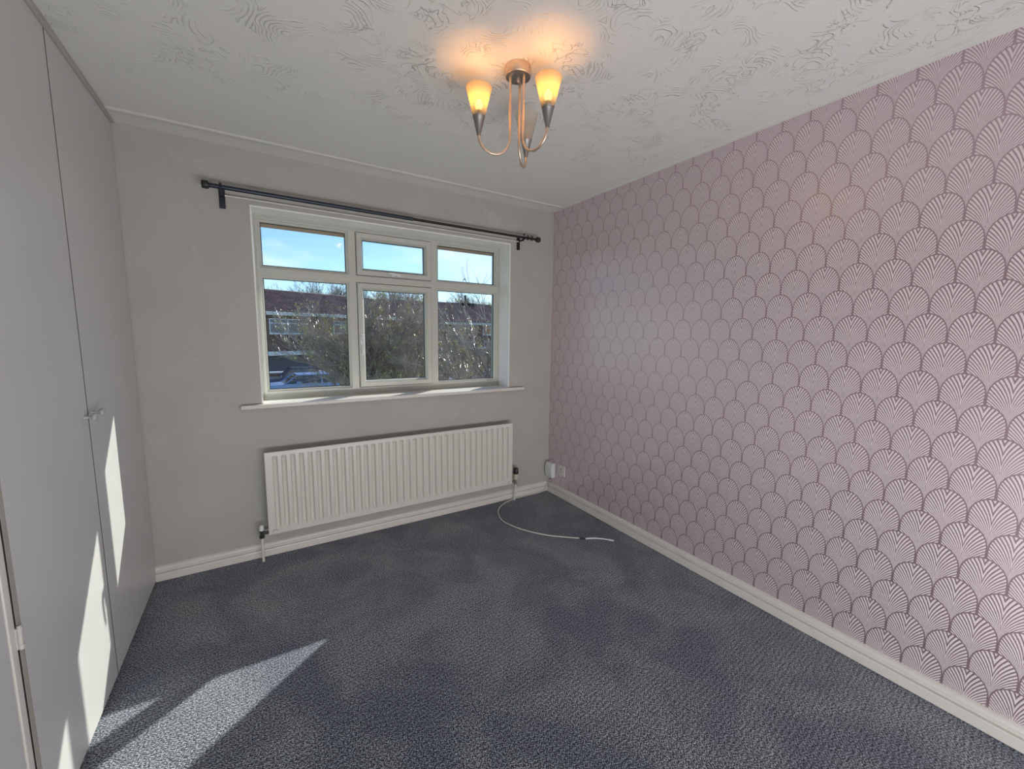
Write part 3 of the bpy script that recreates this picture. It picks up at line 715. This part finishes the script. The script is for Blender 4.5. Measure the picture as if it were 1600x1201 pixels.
# cars
def car(label, x, y, ang, paint, Lc=4.3, Hc=1.5, van=False):
    c = thing('car', label, 'car', (x, y, GZ+.031)); c.rotation_euler = (0, 0, ang)
    def dn(name, bm, m_, par=c, **k): return done(name, bm, m_, par, local=False, **k)
    wd_ = .88
    side = [(-.5, .28), (-.5, .72), (-.485, .86), (-.30, .93), (.32, .95), (.47, .88), (.5, .70), (.5, .28)]
    if van: side = [(-.5, .28), (-.5, .9), (-.44, 1.05), (-.30, 1.10), (.5, 1.12), (.5, .28)]
    bm = nb(); A = []; B = []
    for s_, L_ in ((-wd_, A), (wd_, B)):
        for x_, z_ in side:
            tuck = .06 if z_ > .8 else 0
            L_.append(bm.verts.new((x_*Lc, s_*(1-tuck), z_)))
    n_ = len(side)
    for i in range(n_): bm.faces.new((A[i], A[(i+1) % n_], B[(i+1) % n_], B[i]))
    bm.faces.new(A); bm.faces.new(B)
    bmesh.ops.bevel(bm, geom=list(bm.edges), offset=.03, segments=2, affect='EDGES')
    dn('body', bm, paint, smooth=40)
    zb = side[3][1]
    cab = [(-.22, zb-.02), (-.08, Hc-.05), (.02, Hc), (.26, Hc-.03), (.40, zb-.02)]
    if van: cab = [(-.30, zb-.02), (-.18, Hc-.04), (-.10, Hc), (.47, Hc), (.495, zb-.02)]
    for nm, sc_, m_, wtop in (('glazing', 1.0, mat('car_glass', (.02, .03, .05), .06, spec=.9), .70),):
        bm = nb(); A = []; B = []
        for s_, L_ in ((-1, A), (1, B)):
            for x_, z_ in cab: L_.append(bm.verts.new((x_*Lc, s_*(.82 if z_ < zb else wtop), z_-.03*(z_ > zb))))
        for i in range(5): bm.faces.new((A[i], A[(i+1) % 5], B[(i+1) % 5], B[i]))
        bm.faces.new(A); bm.faces.new(B); dn(nm, bm, m_)
    bm = nb(); x0_, x1_ = cab[1][0]*Lc+.02, cab[3][0]*Lc
    box(bm, x0_, x1_, -.72, .72, Hc-.065, Hc-.005, .02)
    for xx0, xx1, zz in ((cab[0][0]*Lc, cab[1][0]*Lc, 0), (cab[4][0]*Lc, cab[3][0]*Lc, 0), (.06*Lc, .05*Lc, 0)):
        for s_ in (-1, 1): tube(bm, [(xx0, s_*.83, zb-.02), (xx1, s_*.715, Hc-.05)], .035, 6)
    dn('roof', bm, paint, smooth=40)
    for wx_ in (-.31*Lc, .30*Lc):
        for s_ in (-1, 1):
            bm = nb(); lathe(bm, [(.20, s_*.90), (.31, s_*.895), (.32, s_*.86), (.32, s_*.70), (.2, s_*.69)], (wx_, 0, .32), 'Y', 20); wh = dn('wheel', bm, M_black, smooth=40)
            bm = nb(); lathe(bm, [(.19, s_*.902), (.05, s_*.915)], (wx_, 0, .32), 'Y', 16); dn('hub', bm, M_nickel, wh)
    for s_ in (-1, 1):
        bm = nb(); box(bm, -.505*Lc, -.490*Lc, s_*.62-.16, s_*.62+.16, .62, .76); dn('headlamp', bm, M_plast)
    bm = nb(); box(bm, -.19*Lc, -.14*Lc, .88, 1.0, zb+.02, zb+.14); dn('mirror', bm, paint)
    bm = nb(); box(bm, -.19*Lc, -.14*Lc, -1.0, -.88, zb+.02, zb+.14); dn('mirror', bm, paint)
    return c
P_blue = mat('pale_blue_car_paint', (.22, .36, .66), .25, .2, .6); P_dark = mat('dark_blue_car_paint', (.03, .05, .10), .2, .3, .6); P_white = mat('silver_white_car_paint', (.62, .68, .80), .25, .1, .6)
p_ = onplane((.10, 0), 27.5); car('pale blue van parked on the road, lower left of window view', p_.x, p_.y, math.radians(4), P_blue, 5.6, 1.62, True)
p_ = onplane((.075, 0), 33.0); p_.y = 29.2
car('dark blue car parked before the garden wall', p_.x-.4, p_.y, math.radians(2), P_dark, 4.4, 1.62).location.z = GZ+.061
p_ = onplane((.47, 0), 27.0); car('silver white car on the road behind the shrub stems at right', p_.x, p_.y, math.radians(-3), P_white, 4.5, 1.5)
p_ = onplane((.56, 0), 33.0); p_.y = 29.2
car('silver white estate car parked on the far pavement at right', p_.x+1, p_.y, math.radians(3), P_white, 4.6, 1.55).location.z = GZ+.061

# bare trees ------------------------------------------------------
def make_tree(name, label, cat, base, height, spread, seed, lev, mats, group=None, buds=0, lean=(0, 0), r0=.09, nstem=5, droop=0.0, split=3, sides=4, yaw=None, budr=(0.02, .045)):
    rnd = random.Random(seed)
    t = thing(name, label, cat, base, group)
    big, small, tips = nb(), nb(), []
    cnt = [0]
    def seg(bm, a, b_, ra, rb_, sd):
        d = (b_-a); L = d.length
        if L < 1e-5: return
        d /= L; h_ = Vector((0, 0, 1)) if abs(d.z) < .9 else Vector((1, 0, 0)); u = d.cross(h_).normalized(); v = d.cross(u)
        A = [bm.verts.new(a+ra*(math.cos(2*PI*k/sd)*u+math.sin(2*PI*k/sd)*v)) for k in range(sd)]
        B = [bm.verts.new(b_+rb_*(math.cos(2*PI*k/sd)*u+math.sin(2*PI*k/sd)*v)) for k in range(sd)]
        for k in range(sd): bm.faces.new((A[k], A[(k+1) % sd], B[(k+1) % sd], B[k]))
    def grow(p, d, L, r, l):
        cnt[0] += 1
        steps = 3; q = p.copy(); dd = d.copy()
        for i in range(steps):
            dd = (dd+Vector((rnd.uniform(-1, 1), rnd.uniform(-1, 1), rnd.uniform(-.8, 1)))*.30+Vector((0, 0, .03-droop))).normalized()
            q2 = q+dd*L/steps; ra, rb_ = r*(1-.2*i), r*(1-.2*(i+1))
            seg(big if l >= lev-2 else small, q, q2, ra, rb_, 6 if l >= lev-2 else 3)
            if l > 0 and (i > 0 or l < lev-1):
                for _ in range(rnd.choice((0, 1, 1, 2)) if l <= 2 else 1):
                    ax = Vector((rnd.uniform(-1, 1), rnd.uniform(-1, 1), rnd.uniform(-.5, .8)))
                    nd = (dd+ax*rnd.uniform(.45, .95)).normalized()
                    grow(q2, nd, L*rnd.uniform(.55, .78), r*.55, l-1)
            q = q2
        if l > 0:
            for _ in range(split-1 if l > 1 else 2):
                ax = Vector((rnd.uniform(-1, 1), rnd.uniform(-1, 1), rnd.uniform(-.3, .6)))
                grow(q, (dd+ax*.5).normalized(), L*rnd.uniform(.6, .8), r*.6, l-1)
        else: tips.append((q.copy(), dd.copy()))
    for s_ in range(nstem):
        a = 2*PI*(s_+rnd.random()*.6)/nstem
        d = Vector((math.cos(a)*spread+lean[0], math.sin(a)*spread*.6+lean[1], 1)).normalized()
        grow(Vector((math.cos(a)*.1, math.sin(a)*.1, -.02)), d, height*.36*rnd.uniform(.85, 1.1), r0*rnd.uniform(.7, 1), lev)
    done('branches', big, mats[0], t, local=False)
    o = done('twigs', small, mats[1], t, local=False); o['kind'] = 'stuff'
    if buds:
        bm = nb(); rnd.shuffle(tips)
        for q, d in tips[:buds]:
            for _ in range(4):
                c_ = q+Vector((rnd.uniform(-1, 1), rnd.uniform(-1, 1), rnd.uniform(-1, 1)))*.06-d*rnd.uniform(0, .08); s_ = rnd.uniform(*budr)
                e1_ = Vector((rnd.uniform(-1, 1), rnd.uniform(-1, 1), rnd.uniform(-1, 1))).normalized(); e2_ = e1_.cross(Vector((0, .3, 1))).normalized()
                V = [bm.verts.new(c_+v_) for v_ in (e1_*s_, e2_*s_*.5, -e1_*s_, -e2_*s_*.5, e1_.cross(e2_)*s_*.3)]
                for f in ((0, 1, 4), (1, 2, 4), (2, 3, 4), (3, 0, 4), (3, 2, 1, 0)): bm.faces.new([V[i] for i in f])
        o = done('buds', bm, M_bud, t, local=False); o['kind'] = 'stuff'
    print('TREE', name, cnt[0], len(tips))
    return t
bp = onplane((.28, 0), 12.2)
make_tree('bare_shrub', 'large bare budding shrub just outside the window', 'shrub', (bp.x, bp.y, GZ), 5.1, .50, 11, 5, (M_bark, M_twig), buds=1500, r0=.095, nstem=6, split=3)
bp = onplane((.60, 0), 7.8)
make_tree('bare_shrub', 'sparser upright bare shrub behind the right window pane', 'shrub', (bp.x, bp.y, GZ), 5.3, .30, 5, 4, (M_bark, M_twig), buds=200, r0=.070, nstem=3, split=3)
far = [(-.02, 66), (.065, 80), (.145, 66), (.205, 80), (.29, 66), (.345, 80), (.48, 67), (.485, 82), (.68, 67)]
first = None
for i, (dx, Dd) in enumerate(far):
    bp = onplane((dx, 0), Dd)
    if first is None:
        first = make_tree('bare_tree', 'bare winter tree showing above the house roofs', 'tree', (bp.x, bp.y, GZ), 9.3, .22, 21, 5, (M_bark, M_bark), r0=.15, nstem=4, group='bare trees behind the roofs')
        o = first
    else:
        o = first.copy(); C.objects.link(o)
        for chd in list(first.children): c2 = chd.copy(); C.objects.link(c2); c2.parent = o
    o['label'] = 'bare winter tree above the roofs, %s from the left' % ('first', 'second', 'third', 'fourth', 'fifth', 'sixth', 'seventh', 'eighth', 'ninth')[i]
    o.location = (bp.x, bp.y, GZ); o.rotation_euler = (0, 0, i*1.7); s_ = 1.12+.07*((i*37) % 5-2)/2; o.scale = (s_, s_, s_)
